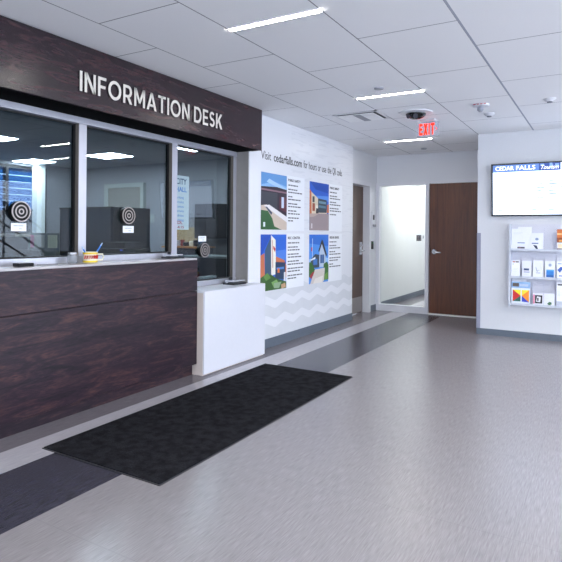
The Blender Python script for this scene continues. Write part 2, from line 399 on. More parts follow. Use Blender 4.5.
def glyph(ch, t=.165):
    h = t / 2
    if ch == 'I': return [R(0, t, 0, 1)], t
    if ch == 'N': w = .78; return [R(0, t, 0, 1), R(w - t, w, 0, 1), [(0, 1), (t * 1.15, 1), (w, 0), (w - t * 1.15, 0)]], w
    if ch == 'F': return [R(0, t, 0, 1), R(t, .6, 1 - t * .9, 1), R(t, .54, .42, .42 + t * .9)], .6
    if ch == 'E': return [R(0, t, 0, 1), R(t, .6, 1 - t * .9, 1), R(t, .55, .5 - h * .9, .5 + h * .9), R(t, .6, 0, t * .9)], .6
    if ch == 'T': return [R(0, .7, 1 - t * .9, 1), R(.35 - h, .35 + h, 0, 1)], .7
    if ch == 'X': w = .66; return [[(0, 1), (t * 1.2, 1), (w, 0), (w - t * 1.2, 0)], [(0, 0), (t * 1.2, 0), (w, 1), (w - t * 1.2, 1)]], w
    if ch == 'O': return arc(.5, .5, .5 - h, .51 - h, 0, 360, t, 32), 1.0
    if ch == 'D': return [R(0, t, 0, 1), R(t, .38, 1 - t * .9, 1), R(t, .38, 0, t * .9)] + arc(.38, .5, .45 - h, .5 - h * .9, -90, 90, t, 18), .83
    if ch == 'R': return [R(0, t, 0, 1), R(t, .4, 1 - t * .9, 1), R(t, .4, .33, .33 + t * .85), [(.3, .36), (.5, .36), (.74, 0), (.53, 0)]] + arc(.4, .667, .30 - h, .333 - h * .9, -90, 90, t * .95, 14), .74
    if ch == 'A': w = .88; return [[(0, 0), (t * 1.1, 0), (w / 2 + t * .5, 1), (w / 2 - t * .5, 1)], [(w, 0), (w - t * 1.1, 0), (w / 2 - t * .5, 1), (w / 2 + t * .5, 1)], R(.2, .68, .2, .2 + t * .85)], w
    if ch == 'M': w = .92; return [R(0, t, 0, 1), R(w - t, w, 0, 1), [(0, 1), (t * 1.1, 1), (w / 2 + .04, .3), (w / 2 - .05, .17)], [(w, 1), (w - t * 1.1, 1), (w / 2 - .04, .3), (w / 2 + .05, .17)]], w
    if ch == 'K': return [R(0, t, 0, 1), [(t, .28), (t, .50), (.52, 1), (.75, 1)], [(.28, .45), (.42, .62), (.78, 0), (.55, 0)]], .78
    if ch == 'S':
        r = (1 - t * .95) / 4; e = t * .475
        return arc(.32, 1 - e - r, .29 - h, r, 28, 270, t * .95, 16) + arc(.32, e + r, .31 - h, r, 90, -150, t * .95, 16), .64
sign = thing('sign_lettering', (-3.095, 3.33, 2.235), 'raised pale letters reading INFORMATION DESK on the dark wood header', 'sign')
MLET = mat('cream_letter_face', '#d8d2c8', .4, var=.02)
u = 0; CAPH = .137; lay = []
for ch in 'INFORMATION DESK':
    if ch == ' ': u += .34; continue
    g, wd = glyph(ch); lay.append((u, g)); u += wd + .165
kx = 1.615 / (u - .165)
for off, g in lay:
    m = M(); fr = F_left(-3.095, 2.530, 2.234)
    for poly in g: m.prism([((off + x) * kx, y * CAPH) for x, y in poly], fr, .0, .009, mat('letter_return', '#1b1716', .6)); m.prism([((off + x) * kx, y * CAPH) for x, y in poly], fr, .009, .012, MLET)
    m.build('letter', sign)

# ------------------------------------------------------------------ reception desk
desk = thing('reception_desk', (-3.25, 1.2, 0), 'long dark wood reception desk under the two left service windows', 'desk')
YD0, YD1 = -2.4, 3.868
M().box(-3.375, -3.14, YD0, YD1, .10, .752, WOODD).build('lower_panel', desk, bevel=.002)
M().box(-3.375, -3.14, YD0, YD1, .756, 1.03, WOODD).build('upper_panel', desk, bevel=.002)
M().box(-3.375, -3.155, YD0, YD1 - .005, .752, .756, BLACK).build('shadow_gap', desk)
M().box(-3.375, -3.19, YD0, YD1 - .003, 0, .10, WOODD).build('toe_kick', desk)['label'] = 'recessed dark toe kick'
M().box(-3.378, -3.143, YD0, YD1, 1.03, 1.046, mat('ledge_laminate', '#b3aeb0', .3, var=.03)).build('ledge', desk, bevel=.003)['label'] = 'pale grey ledge along the desk top'
cnt = thing('white_counter', (-3.22, 4.38, 0), 'white laminate box counter beside the right end of the wood desk', 'counter')
M().box(-3.078, -3.062, 3.875, 4.885, .012, .748, WHITE).build('front_panel', cnt, bevel=.001)
M().box(-3.375, -3.078, 3.872, 4.795, 0, .733, BEIGE).box(-3.211, -3.078, 4.795, 4.882, 0, .733, BEIGE).build('body', cnt)['label'] = 'counter side with a reflected wood tint painted in'
M().box(-3.38, -3.078, 3.875, 4.795, .735, .748, WHITE).box(-3.218, -3.078, 4.795, 4.885, .733, .748, WHITE).build('top', cnt)

# ------------------------------------------------------------------ floor mat
tm = thing('floor_mat', (-2.38, 3.32, 0), 'large black carpet entrance mat lying on the striped floor before the desk', 'mat')
MC, q = newmat('black_carpet')
tc = q.add('ShaderNodeTexCoord'); n1 = q.add('ShaderNodeTexNoise'); n1.inputs['Scale'].default_value = 110; n1.inputs['Detail'].default_value = 6
n2 = q.add('ShaderNodeTexNoise'); n2.inputs['Scale'].default_value = 16; n2.inputs['Detail'].default_value = 5
q.l(tc.outputs['Object'], n1.inputs['Vector']); q.l(tc.outputs['Object'], n2.inputs['Vector'])
c = q.mix(n1.outputs['Fac'], lin('#08080a'), lin('#38383d')); c = q.mix(q.math('MULTIPLY', q.math('MINIMUM', q.math('MAXIMUM', q.math('MULTIPLY', q.math('SUBTRACT', n2.outputs['Fac'], .4), 4), 0), 1), .5), c, lin('#020202'))
q.l(c, q.b.inputs['Base Color']); q.b.inputs['Roughness'].default_value = 1; q.b.inputs['Specular IOR Level'].default_value = .02
bp = q.add('ShaderNodeBump'); bp.inputs['Distance'].default_value = .004; bp.inputs['Strength'].default_value = .8; q.l(n1.outputs['Fac'], bp.inputs['Height']); q.l(bp.outputs[0], q.b.inputs['Normal'])
M().box(-2.843, -1.922, 2.083, 4.545, 0, .004, mat('mat_rubber', '#26262a', .6)).build('rubber_border', tm)['label'] = 'thin dark grey rubber edge'
M().box(-2.836, -1.929, 2.091, 4.537, .003, .009, MC).build('carpet_pile', tm)

# ------------------------------------------------------------------ mural wall
mu = M().box(-3.225, -3.2185, 4.81, 7.55, .103, 2.555, mural_mat())
o = mu.build('mural_print', origin=(-3.22, 0, 0))
tag(o, 'pale printed wall covering with grey wavy bands right of the windows', 'mural')
INK = mat('ink_black', '#26262a', .5); INKG = mat('ink_grey', '#54545a', .5)
hd = thing('headline_lettering', (-3.2185, 6.1, 2.08), 'black line of lettering across the top of the printed wall covering', 'lettering')
for wd_, y0_, len_, bold in (('Visit', 5.03, .205, .0), ('cedarfalls.com', 5.295, .665, .014), ('for', 6.005, .10, .003), ('hours', 6.145, .215, .003), ('or', 6.40, .075, .003), ('use', 6.515, .13, .003), ('the', 6.685, .12, .003), ('QR', 6.845, .105, .003), ('code.', 6.985, .175, .003)):
    m = M(); m.text(wd_, F_left(-3.2185, y0_, 2.082), .095, len_, .0012, INK, offset=bold); m.build('word', hd)

def picture(m, fr, w, h, polys, t=.0016):
    for i, (cc, pts) in enumerate(polys):
        m.prism([(x * w, y * h) for x, y in pts], fr, 0, t + i * .00025, flat(cc))
P_SAFETY = [('#5e93cc', R(0, 1, 0, 1)), ('#86b2de', [(0, .68), (1, .66), (1, .8), (.5, .86), (0, .78)]), ('#a9c9e8', [(.2, .84), (.9, .72), (1, .76), (.3, .9)]),
    ('#2c2030', [(0, .75), (.6, .77), (1, .74), (1, .25), (0, .4)]), ('#8a6a76', [(0, .72), (1, .70), (1, .67), (0, .69)]), ('#3c3f48', [(.02, .66), (.62, .66), (.62, .3), (.02, .42)]),
    ('#5b2a38', [(.7, .6), (1, .6), (1, .32), (.7, .38)]), ('#c9d6e8', R(.78, .88, .4, .6)), ('#c8b7a8', [(0, .42), (.2, .44), (1, .2), (1, 0), (0, 0)]),
    ('#e3dfe0', [(.1, .42), (.3, .44), (1, .24), (1, .14)]), ('#33415c', [(.15, .4), (.22, .4), (.42, .3), (.38, .26)]), ('#2e5b33', [(0, .34), (.25, .33), (.42, .2), (.5, .06), (.8, 0), (0, 0)]), ('#dfe6ea', R(.08, .15, .05, .13))]
P_LIB = [('#2b5fc4', R(0, 1, 0, 1)), ('#1c4aa8', [(0, 1), (1, 1), (1, .8), (.3, .85)]), ('#5d8fdc', [(.3, .72), (1, .74), (1, .62), (.4, .66)]), ('#d8cbb4', [(0, .82), (.5, .64), (.85, .64), (.9, .36), (0, .34)]),
    ('#c2683f', [(0, .84), (.08, .8), (.1, .34), (0, .33)]), ('#34424f', [(.42, .67), (.88, .65), (.88, .38), (.42, .37)]), ('#6f93a4', [(.46, .62), (.84, .61), (.84, .56), (.46, .57)]), ('#5c7f90', [(.46, .53), (.84, .52), (.84, .47), (.46, .48)]),
    ('#3a3c42', R(.14, .24, .58, .7)), ('#97462c', R(.14, .26, .4, .56)), ('#e9e1d2', R(.3, .42, .42, .52)), ('#2c2a2e', R(.32, .44, .34, .46)), ('#c2683f', [(.9, .55), (1, .57), (1, .38), (.9, .38)]),
    ('#9b8c8f', [(0, .34), (1, .36), (1, 0), (0, 0)]), ('#b8a49c', [(0, .34), (.5, .36), (.2, .28), (0, .27)]), ('#d9d4d4', R(.08, .13, .04, .14))]
P_REC = [('#2a63c8', R(0, 1, 0, 1)), ('#1d4db0', [(0, 1), (.4, 1), (0, .6)]), ('#4c7fd6', [(.55, .7), (1, .72), (1, .5), (.6, .5)]), ('#c4714f', [(0, .63), (.14, .67), (.16, .24), (0, .24)]),
    ('#3d566f', [(.16, .72), (.38, .96), (.4, .26), (.16, .26)]), ('#e8e3d6', [(.38, .99), (.56, .9), (.58, .28), (.4, .26)]), ('#c99f8a', [(.42, .9), (.45, .9), (.47, .4), (.44, .4)]), ('#c43c40', [(.47, .8), (.56, .74), (.54, .68), (.47, .74)]),
    ('#c4714f', [(.58, .6), (.92, .52), (1, .42), (1, .2), (.58, .2)]), ('#2c3f5e', [(.56, .5), (.96, .48), (.96, .16), (.56, .2)]), ('#4f84c8', R(.6, .9, .36, .4)), ('#e27a2c', R(.64, .72, .3, .38)), ('#d9dbe0', R(.9, .97, .12, .3)),
    ('#3a5f2e', [(0, .24), (.2, .3), (.4, .28), (.6, .2), (1, .12), (1, 0), (0, 0)]), ('#5f8a45', [(.1, .26), (.25, .32), (.38, .22), (.2, .18)]), ('#7aa35d', [(.4, .14), (.6, .18), (.72, .08), (.5, .04)]), ('#90a889', [(.5, .12), (.8, .13), (.7, .02), (.5, .03)]), ('#c09a78', [(.78, .08), (.95, .1), (.98, .02), (.8, 0)])]
P_VIS = [('#4f8fdd', R(0, 1, 0, 1)), ('#2f6ecb', [(0, 1), (1, 1), (1, .75), (0, .82)]), ('#9cc4ee', [(0, .5), (.4, .56), (1, .5), (1, .42), (0, .4)]), ('#c23c44', R(.1, .15, .66, .74)), ('#dfe4ea', R(.15, .165, .4, .92)),
    ('#25282f', [(.46, .66), (.64, .9), (.7, .86), (.92, .56), (.86, .54), (.64, .8), (.5, .64)]), ('#b7c5d6', [(.52, .64), (.64, .8), (.84, .56), (.84, .32), (.52, .32)]), ('#33588e', R(.56, .76, .4, .58)), ('#7fa3cf', R(.65, .665, .4, .58)),
    ('#3b4654', [(.08, .5), (.3, .6), (.5, .58), (.5, .32), (.08, .32)]), ('#3f74b8', R(.2, .4, .38, .5)), ('#dfe6ee', [(.08, .5), (.3, .54), (.3, .5), (.08, .47)]), ('#3c6b34', [(0, .44), (.1, .44), (.3, .26), (.2, .16), (0, .14)]),
    ('#3c6b34', [(.74, .38), (.9, .42), (1, .36), (1, .04), (.76, .04)]), ('#cfc6bd', [(.06, 0), (.28, .28), (.8, .3), (.76, .04), (.7, 0)]), ('#a9323a', [(.02, .16), (.16, .24), (.26, .24), (.1, .1)]), ('#6f9c45', [(.8, .16), (.96, .2), (.94, .06), (.8, .04)]), ('#e3ddd6', [(.3, .1), (.7, .14), (.66, 0), (.2, 0)])]
PANELW = mat('panel_white', '#e8eaef', .4, var=.01)
def info_panel(y, z, wp, hp, wt, title, lines, pic, label):
    t = thing('information_panel', (-3.2185, y + .3, z), label, 'panel', 'information panels on the printed wall covering')
    fr = F_left(-3.2185, y, z)
    M().rect(fr, wp, wp + wt, -.01, hp + .012, 0, .001, PANELW).build('text_panel', t)
    m = M(); picture(m, fr, wp, hp, pic); m.build('photo_print', t)
    m = M(); top = hp - .055
    m.text(title, F_left(-3.2175, y + wp + .035, z + top), .03, .30, .0012, INK, offset=.02); m.build('heading', t)
    m = M(); zz = top - .052
    for k, n in enumerate(lines):
        x = wp + .035; left = n
        while left > .03:
            wd = min(left, random.uniform(.035, .085)); m.rect(fr, x, x + wd, zz, zz + .014, .001, .002, INKG); x += wd + .012; left -= wd + .012
        zz -= .034 if k % 2 else .05
    m.build('body_text', t)['kind'] = 'stuff'
info_panel(5.033, 1.312, .558, .628, .44, 'PUBLIC SAFETY', [.26, .22, .34, .12, .34, .22, .34, .2, .3, .26, .14], P_SAFETY, 'photo of a low dark building beside a lawn, upper left information panel')
info_panel(6.17, 1.312, .558, .620, .44, 'PUBLIC LIBRARY', [.24, .24, .33, .2, .34, .28, .36, .2], P_LIB, 'photo of a sandstone building under deep blue sky, upper right information panel')
info_panel(5.033, .634, .558, .624, .44, 'REC CENTER', [.28, .28, .3, .28, .36, .3, .4, .4, .3, .36, .24], P_REC, 'photo of a tall white tower above green shrubs, lower left information panel')
info_panel(6.17, .630, .558, .628, .44, 'VISITOR CENTER', [.26, .24, .36, .2, .36, .36, .3, .12, .36], P_VIS, 'photo of a gabled house with driveway, lower right information panel')

# ------------------------------------------------------------------ left door beyond the mural
d = M(); d.box(-3.44, -3.40, 7.6, 8.40, .008, 2.03, WDOOR2); dl = struct(d, 'door_1')
m = M(); m.box(-3.403, -3.385, 8.265, 8.325, .93, 1.14, CHROME); m.tube([(-3.385, 8.295, 1.0), (-3.33, 8.295, 1.0), (-3.325, 8.2, 1.0), (-3.325, 8.17, 1.0)], .011, CHROME); m.lathe([(.02, 0), (.02, .02)], (-3.385, 8.295, 1.09), (1, 0, 0), CHROME)
m.build('lever_handle', dl, origin=(0, 0, 0))
M().box(-3.401, -3.396, 7.62, 8.38, .02, .26, mat('steel_plate', '#a39c98', .35, .8)).build('kick_plate', dl, origin=(0, 0, 0))
w = M(); w.box(-3.46, -3.285, 8.40, 8.475, 0, 2.05, MWT); w.box(-3.46, -3.285, 7.56, 8.475, 2.035, 2.10, MWT); w.box(-3.46, -3.285, 7.556, 7.6, 0, 2.05, MWT)
struct(w, 'trim_3')
ph = thing('wall_phone', (-3.3, 8.53, 1.36), 'small white intercom handset mounted above the black reader by the corner', 'intercom')
m = M(); m.box(-3.3, -3.27, 8.485, 8.60, 1.37, 1.64, MWT); m.build('body', ph, bevel=.008)
m = M(); m.box(-3.27, -3.268, 8.51, 8.575, 1.50, 1.58, BLACK); m.build('display', ph)
m = M(); m.box(-3.27, -3.245, 8.49, 8.595, 1.385, 1.425, mat('grey_plastic', '#85868c', .4)); m.build('cradle', ph, bevel=.005)
cr = thing('card_reader', (-3.3, 8.535, 1.02), 'small black card reader below the white intercom', 'card reader')
M().box(-3.3, -3.275, 8.505, 8.565, 1.02, 1.15, BLACK).build('body', cr, bevel=.006)
M().box(-3.275, -3.274, 8.53, 8.54, 1.12, 1.13, glow('tiny_led', '#40c060', .6)).build('indicator', cr)

# ------------------------------------------------------------------ sidelight and brown door in the back wall
yb = 8.75
w = M()
w.box(-3.30, -3.245, yb - .02, yb + .1, 0, 2.115, MWT); w.box(-2.475, -2.42, yb - .02, yb + .1, 0, 2.115, MWT)
w.box(-3.245, -2.475, yb - .02, yb + .1, 2.065, 2.115, MWT); w.box(-3.245, -2.475, yb - .02, yb + .1, 0, .105, MWT)
wf = struct(w, 'window_4')
M().box(-3.245, -2.475, yb + .04, yb + .046, .105, 2.065, GLASSC).build('pane', wf, origin=(0, 0, 0))
w = M(); w.box(-2.42, -1.45, yb - .02, yb + .1, 2.078, 2.115, MWT); w.box(-1.475, -1.43, yb - .02, yb + .1, 0, 2.078, MWT); struct(w, 'trim_4')
struct(M().box(-2.42, -1.475, yb - .03, yb + .12, 0, .018, mat('door_gap_light', '#f4f3ee', .4)), 'trim_5')  # near-white strip painted for light leaking under the door
dr = struct(M().box(-2.412, -1.48, yb, yb + .045, .022, 2.072, WDOOR), 'door_2')
m = M(); m.lathe([(.042, 0), (.042, .003), (.034, .016)], (-2.335, yb, .995), (0, -1, 0), CHROME); m.tube([(-2.335, yb - .01, .995), (-2.335, yb - .055, .995), (-2.31, yb - .065, .993), (-2.215, yb - .065, .985)], [.016, .016, .016, .012], CHROME)
m.box(-2.405, -2.395, yb - .004, yb, .94, 1.05, BLACK); m.build('lever_handle', dr, origin=(0, 0, 0), smooth=True)
sp_ = thing('switch_plate', (-3.33, 11.28, 1.13), 'black double switch plate on the white wall seen through the glass panel', 'switch')
M().box(-3.33, -3.322, 11.12, 11.44, 1.13, 1.25, GASK).build('plate', sp_)
for a in (11.15, 11.30):
    M().box(-3.322, -3.316, a, a + .11, 1.145, 1.18, mat('dark_rocker', '#4a3c38', .4)).box(-3.322, -3.316, a, a + .11, 1.195, 1.235, CACHE['dark_rocker']).build('rocker', sp_)
tag(M().box(-3.33, -3.32, 11.56, 11.62, 1.18, 1.24, mat('dull_steel', '#8a8d90', .4, .6)).build('wall_thermostat'), 'tiny grey sensor right of the black switch plate behind the glass', 'sensor')

# corner guard on the right wall
tag(M().box(-1.424, -1.375, 7.379, 7.39, .078, 1.295, mat('guard_grey', '#8f90a2', .45)).box(-1.424, -1.42, 7.379, 7.44, .078, 1.295, CACHE['guard_grey']).build('corner_guard'),
    'narrow grey protective strip on the outer corner left of the screen', 'corner guard')

# ------------------------------------------------------------------ television
tv = thing('television', (-.68, 7.39, 1.5), 'flat wall screen with thin black frame above the brochure rack', 'television')
th = .07; ux, vx = (1, 0, 0), (0, -math.sin(th), math.cos(th)); nx = (0, -math.cos(th), -math.sin(th))
tf = Frame((-1.240, 7.335, 1.505), ux, vx, nx); TW, TH = 1.17, .652
m = M(); m.rect(tf, 0, TW, 0, TH, -.035, 0, BLACK)
for r_ in ((0, TW, 0, .02), (0, TW, TH - .018, TH), (0, .02, 0, TH), (TW - .02, TW, 0, TH)): m.rect(tf, *r_, 0, .006, mat('bezel_black', '#14151c', .25))
m.build('bezel', tv)
m = M(); m.rect(tf, .014, TW - .014, .018, TH - .018, 0, .002, glow('screen_white', '#dbe8ff', 1.15)); scr = m.build('screen', tv)
m = M(); B0, B1 = TH - .018 - .088, TH - .018
m.rect(tf, .016, .545, B0, B1, .002, .0026, glow('banner_blue', '#5f82c4', .35))
m.rect(tf, .545, .78, B0, B1, .002, .0027, glow('banner_navy', '#26458e', .4))
m.rect(tf, .66, .69, B0 + .02, B1, .002, .003, glow('banner_mid', '#7f9fd6', .4)); m.rect(tf, .72, .76, B0 + .05, B1 - .01, .002, .003, CACHE['banner_mid']); m.rect(tf, .56, .6, B0 + .055, B1 - .005, .002, .003, CACHE['banner_mid'])
SW = glow('screen_text_white', '#ffffff', .8)
def toff(x, z): return Frame(tf.p(x, z, .003), ux, vx, nx)
m.text('CEDAR', toff(.05, B0 + .022), .052, .215, .001, SW, offset=.01); m.text('FALLS', toff(.29, B0 + .022), .052, .215, .001, SW, offset=.01)
m.text('Tourism', toff(.57, B0 + .018), .05, .19, .001, SW, shear=.4)
m.build('banner', scr)['label'] = 'blue banner across the top of the screen'
FT = glow('screen_text_faint', '#8c98b4', .35)
for r_ in range(6):
    for c_ in range(5 if r_ else 1):
        x = .52 + c_ * .13 if r_ else .66
        M().rect(tf, x, x + (.05 + .02 * ((r_ + c_) % 3)), .42 - r_ * .04, .434 - r_ * .04, .002, .004, FT).build('page_text', scr)
for k in range(5): M().rect(tf, .08 + k * .19, .14 + k * .19, .07, .084, .002, .004, FT).build('page_text', scr)
M().rect(tf, .4, .8, .1, .3, -.048, -.035, BLACK).build('wall_bracket', tv)

# ------------------------------------------------------------------ brochure rack
RY = 7.30
rk = thing('brochure_rack', (-.4, 7.35, .39), 'clear acrylic wall rack holding three rows of brochures under the screen', 'rack')
M().box(-1.02, .22, 7.372, 7.378, .40, 1.405, ACR).build('back_panel', rk)
M().box(-1.025, -1.005, 7.27, 7.389, .395, 1.41, mat('rail_grey', '#c6cad4', .35)).build('side_rail', rk)
M().box(.20, .22, 7.27, 7.389, .395, 1.41, CACHE['rail_grey']).build('side_rail', rk)
for z in (1.085, .748, .418):
    M().box(-1.005, .20, 7.285, 7.372, z, z + .006, mat('shelf_grey', '#c3c8d3', .35)).box(-1.005, .20, 7.279, 7.285, z - .004, z + .022, CACHE['shelf_grey']).build('shelf', rk)
for z0, z1, xs in ((1.095, 1.36, (-.635, -.505)), (.76, .99, (-.89, -.76, -.63, -.505)), (.43, .70, (-.757, -.635, -.505))):
    for x in xs + (-.37, -.24, -.11, .03): M().box(x - .0015, x + .0015, 7.29, 7.372, z0, z1, ACR).build('divider', rk)
def brochure(x0, x1, z0, z1, dy, label, art, name='brochure', base=None, cat='brochure', tilt=.08, th=.006, grp='brochures in the acrylic rack'):
    m = M(); y = RY + dy; fr = F_back(x0, y, z0); w, h = x1 - x0, z1 - z0
    m.rect(fr, 0, w, 0, h, -th, 0, base or PAPER)
    for i, (cc, pts) in enumerate(art): m.prism([(a * w, b * h) for a, b in pts], fr, 0, .0006 + i * .0002, flat(cc))
    o = m.build(name, origin=((x0 + x1) / 2, y, z0)); o.rotation_euler.x = -tilt; tag(o, label, cat, grp); return o
def lines(x0, x1, ys, col='#8b90a0', th=.012): return [(col, R(x0, x1 - .1 * (k % 2), y, y + th)) for k, y in enumerate(ys)]
brochure(-1.0, -.79, 1.093, 1.352, .006, 'large white booklet with small blue topped picture, top shelf far left', [('#3c5a9c', R(.33, .72, .31, .345)), ('#dfe3ee', R(.33, .72, .17, .31)), ('#5a5560', R(.33, .72, .06, .14)), ('#8c6f78', R(.4, .5, .07, .13))] + lines(.1, .6, (.8, .75), '#cfd3de'), 'booklet', cat='booklet')
brochure(-.93, -.775, 1.093, 1.375, .022, 'white booklet standing behind the far left one on top shelf', lines(.15, .8, (.9, .86), '#c3c8d6'), 'booklet', cat='booklet')
brochure(-.785, -.645, 1.093, 1.30, .016, 'white leaflet with round grey seal and dark emblem, top shelf', [('#8ea0be', [(.5 + .14 * math.cos(a * .524), .64 + .08 * math.sin(a * .524)) for a in range(12)]), ('#5c6f9a', R(.1, .62, .36, .42)), ('#25304c', [(.2, .3), (.5, .26), (.62, .04), (.45, .05), (.3, .2)])], 'leaflet', cat='leaflet')
brochure(-.497, -.39, 1.093, 1.345, .006, 'orange sunset coloured brochure on the top shelf', [('#c96a2c', R(0, 1, .55, 1)), ('#8a3d1e', R(0, 1, .38, .6)), ('#e8b070', R(0, .8, .74, .82)), ('#f0d9b8', R(.1, .9, .12, .3)), ('#5a2a18', R(0, 1, 0, .1)), ('#e0a050', R(.2, .7, .42, .5))])
brochure(-1.0, -.9, .757, .965, .006, 'narrow white leaflet with brown headline, middle shelf far left', [('#a5523c', R(.15, .45, .86, .93)), ('#4b3a38', R(.5, .85, .86, .93)), ('#5f8f5c', R(.15, .28, .74, .78))] + lines(.2, .8, (.5, .45, .4, .3), '#c9cdd8'), 'leaflet', cat='leaflet')
brochure(-.878, -.772, .757, .96, .006, 'white leaflet with dark blue lettering block, second from left on middle shelf', [('#3f4f78', R(.2, .75, .42, .54)), ('#8793b0', R(.2, .8, .3, .35))] + lines(.2, .7, (.2, .15), '#c9cdd8'), 'leaflet', cat='leaflet')
brochure(-.755, -.64, .757, .968, .008, 'white leaflet with thin grey script mark, third on middle shelf', [('#8790a4', [(.25, .6), (.3, .6), (.45, .35), (.4, .33)]), ('#8790a4', R(.3, .7, .27, .3)), ('#b4bccb', R(.42, .62, .42, .45))], 'leaflet', cat='leaflet')
brochure(-.622, -.515, .757, .967, .006, 'white brochure with bright blue lower half and grey seal, middle shelf', [('#2a79c4', R(.12, .9, .06, .5)), ('#1d5a9e', R(.12, .9, .06, .2)), ('#4fa0dc', R(.12, .9, .42, .5)), ('#9aa9c4', [(.5 + .16 * math.cos(a * .524), .76 + .09 * math.sin(a * .524)) for a in range(12)])])
brochure(-.495, -.39, .757, .965, .006, 'white brochure with blue splash marks, right of the blue one', [('#2f55b0', [(.05, .5), (.4, .7), (.9, .6), (.5, .5), (.3, .35)]), ('#2f55b0', R(.2, .8, .14, .2)), ('#5f7fc8', R(.1, .7, .84, .88))])
mg = brochure(-.995, -.785, .427, .70, .002, 'colourful magazine with red, yellow, blue and orange triangles, bottom shelf', [('#8fb4dc', R(0, 1, .72, 1)), ('#5c5048', R(.05, .4, .78, .94)), ('#b8c6dc', R(.45, .9, .8, .9)), ('#d9e4ee', R(.04, .98, .05, .68)),
    ('#c8201e', [(.07, .64), (.07, .12), (.5, .38)]), ('#f0d820', [(.07, .64), (.5, .64), (.5, .38)]), ('#1f5a50', [(.07, .12), (.5, .12), (.5, .38)]), ('#f2e030', [(.56, .38), (.56, .64), (.95, .64)]), ('#f08a18', [(.56, .38), (.95, .64), (.95, .1)]), ('#3340b8', [(.56, .38), (.56, .12), (.95, .1)]), ('#e6a060', R(.25, .98, .0, .04))], 'magazine', cat='magazine')
brochure(-.99, -.83, .427, .735, .03, 'white booklet peeking up behind the colourful magazine', lines(.2, .8, (.94,), '#b8becb'), 'booklet', cat='booklet')
brochure(-.752, -.64, .427, .572, .006, 'small card with pink edge and black framed picture, bottom shelf', [('#d0447c', R(.04, .16, .12, .88)), ('#26242a', R(.2, .92, .16, .84)), ('#e4e4ea', [(.3, .3), (.72, .26), (.78, .7), (.4, .74)]), ('#5a5860', R(.4, .56, .36, .62))], 'card', cat='card')
brochure(-.632, -.517, .427, .575, .006, 'small white card with green leaf mark, bottom shelf', [('#3f6b4c', [(.3, .16), (.5, .34), (.72, .3), (.74, .14), (.5, .08)]), ('#2a4034', R(.42, .66, .06, .1))], 'card', cat='card')
brochure(-.497, -.385, .427, .715, .006, 'tall white brochure with black headline, bottom shelf right of the cards', [('#3a3c48', R(.1, .9, .87, .93)), ('#b9bece', R(0, 1, .04, .22))] + lines(.1, .9, (.6, .55, .5, .45), '#c4c8d4'))

# ------------------------------------------------------------------ ceiling fixtures
LIN = glow('linear_diffuser', '#fffaf2', 48.0); LIN_FILL = glow('linear_diffuser_fill', '#fffaf2', 150.0)
def area(name, loc, sx, sy, power, color=(1, 1, 1), rot=(0, 0, 0), portal=False):
    l = bpy.data.lights.new(name, 'AREA'); l.shape = 'RECTANGLE'; l.size = sx; l.size_y = sy; l.energy = power; l.color = color
    if portal: l.cycles.is_portal = True
    o = bpy.data.objects.new(name, l); COL.objects.link(o); o.location = loc; o.rotation_euler = rot; return o
def linear(x, y, label, mt=None):
    t = thing('linear_light', (x, y, CZ - .012), label, 'ceiling light', 'thin linear lights in the lobby ceiling')
    M().box(x - .32, x + .32, y - .028, y - .021, CZ - .007, CZ, MWT).box(x - .32, x + .32, y + .021, y + .028, CZ - .007, CZ, MWT).build('housing', t)
    M().box(x - .315, x + .315, y - .021, y + .021, CZ - .007, CZ - .001, mt or LIN).build('diffuser', t)
linear(-1.735, 2.83, 'nearest and largest of the glowing linear ceiling lights')
linear(-1.725, 4.868, 'glowing linear ceiling light between the nearest one and the square vent')
linear(-2.335, 7.37, 'farthest glowing linear ceiling light, seen just below the exit sign')
for x, y in ((.19, 5.35), (1.41, 6.4), (.19, 3.3), (.19, 1.3), (2.7, 5.3), (2.7, 1.3), (1.41, 2.3), (-1.735, .8), (-1.735, -1.3), (.9, -1.8)):  # unseen lights, made far brighter than the visible ones to fill the lobby
    linear(x, y, 'unseen linear ceiling light, kept overbright to fill the lobby', LIN_FILL)
linear(-2.6, 10.2, 'unseen linear ceiling light added to brighten the white corridor behind the glass panel')
dv = thing('air_diffuser', (-2.31, 5.65, CZ - .02), 'square recessed metal air vent in the ceiling above the printed wall', 'air vent')
m = M(); X0, X1, Y0, Y1 = -2.565, -2.06, 5.43, 5.875
for a in (0, ): 
    m.box(X0, X1, Y0, Y0 + .03, CZ - .006, CZ, MWT); m.box(X0, X1, Y1 - .03, Y1, CZ - .006, CZ, MWT); m.box(X0, X0 + .03, Y0, Y1, CZ - .006, CZ, MWT); m.box(X1 - .03, X1, Y0, Y1, CZ - .006, CZ, MWT)
m.build('frame', dv)
M().box(X0 + .03, X1 - .03, Y0 + .03, Y1 - .03, CZ - .002, CZ - .001, mat('vent_shade', '#141418', .5)).build('duct_shade', dv)['label'] = 'dark sheet painted for the shaded gap around the plate'  # flat dark sheet stands for the shaded recess behind the plate
M().box(X0 + .035, X1 - .055, Y0 + .055, Y1 - .035, CZ - .014, CZ - .009, mat('vent_white', '#fafafa', .4)).box(-2.35, -2.27, Y0 + .06, Y1 - .04, CZ - .016, CZ - .014, mat('grey_band', '#9a9ca4', .5)).build('plate', dv)

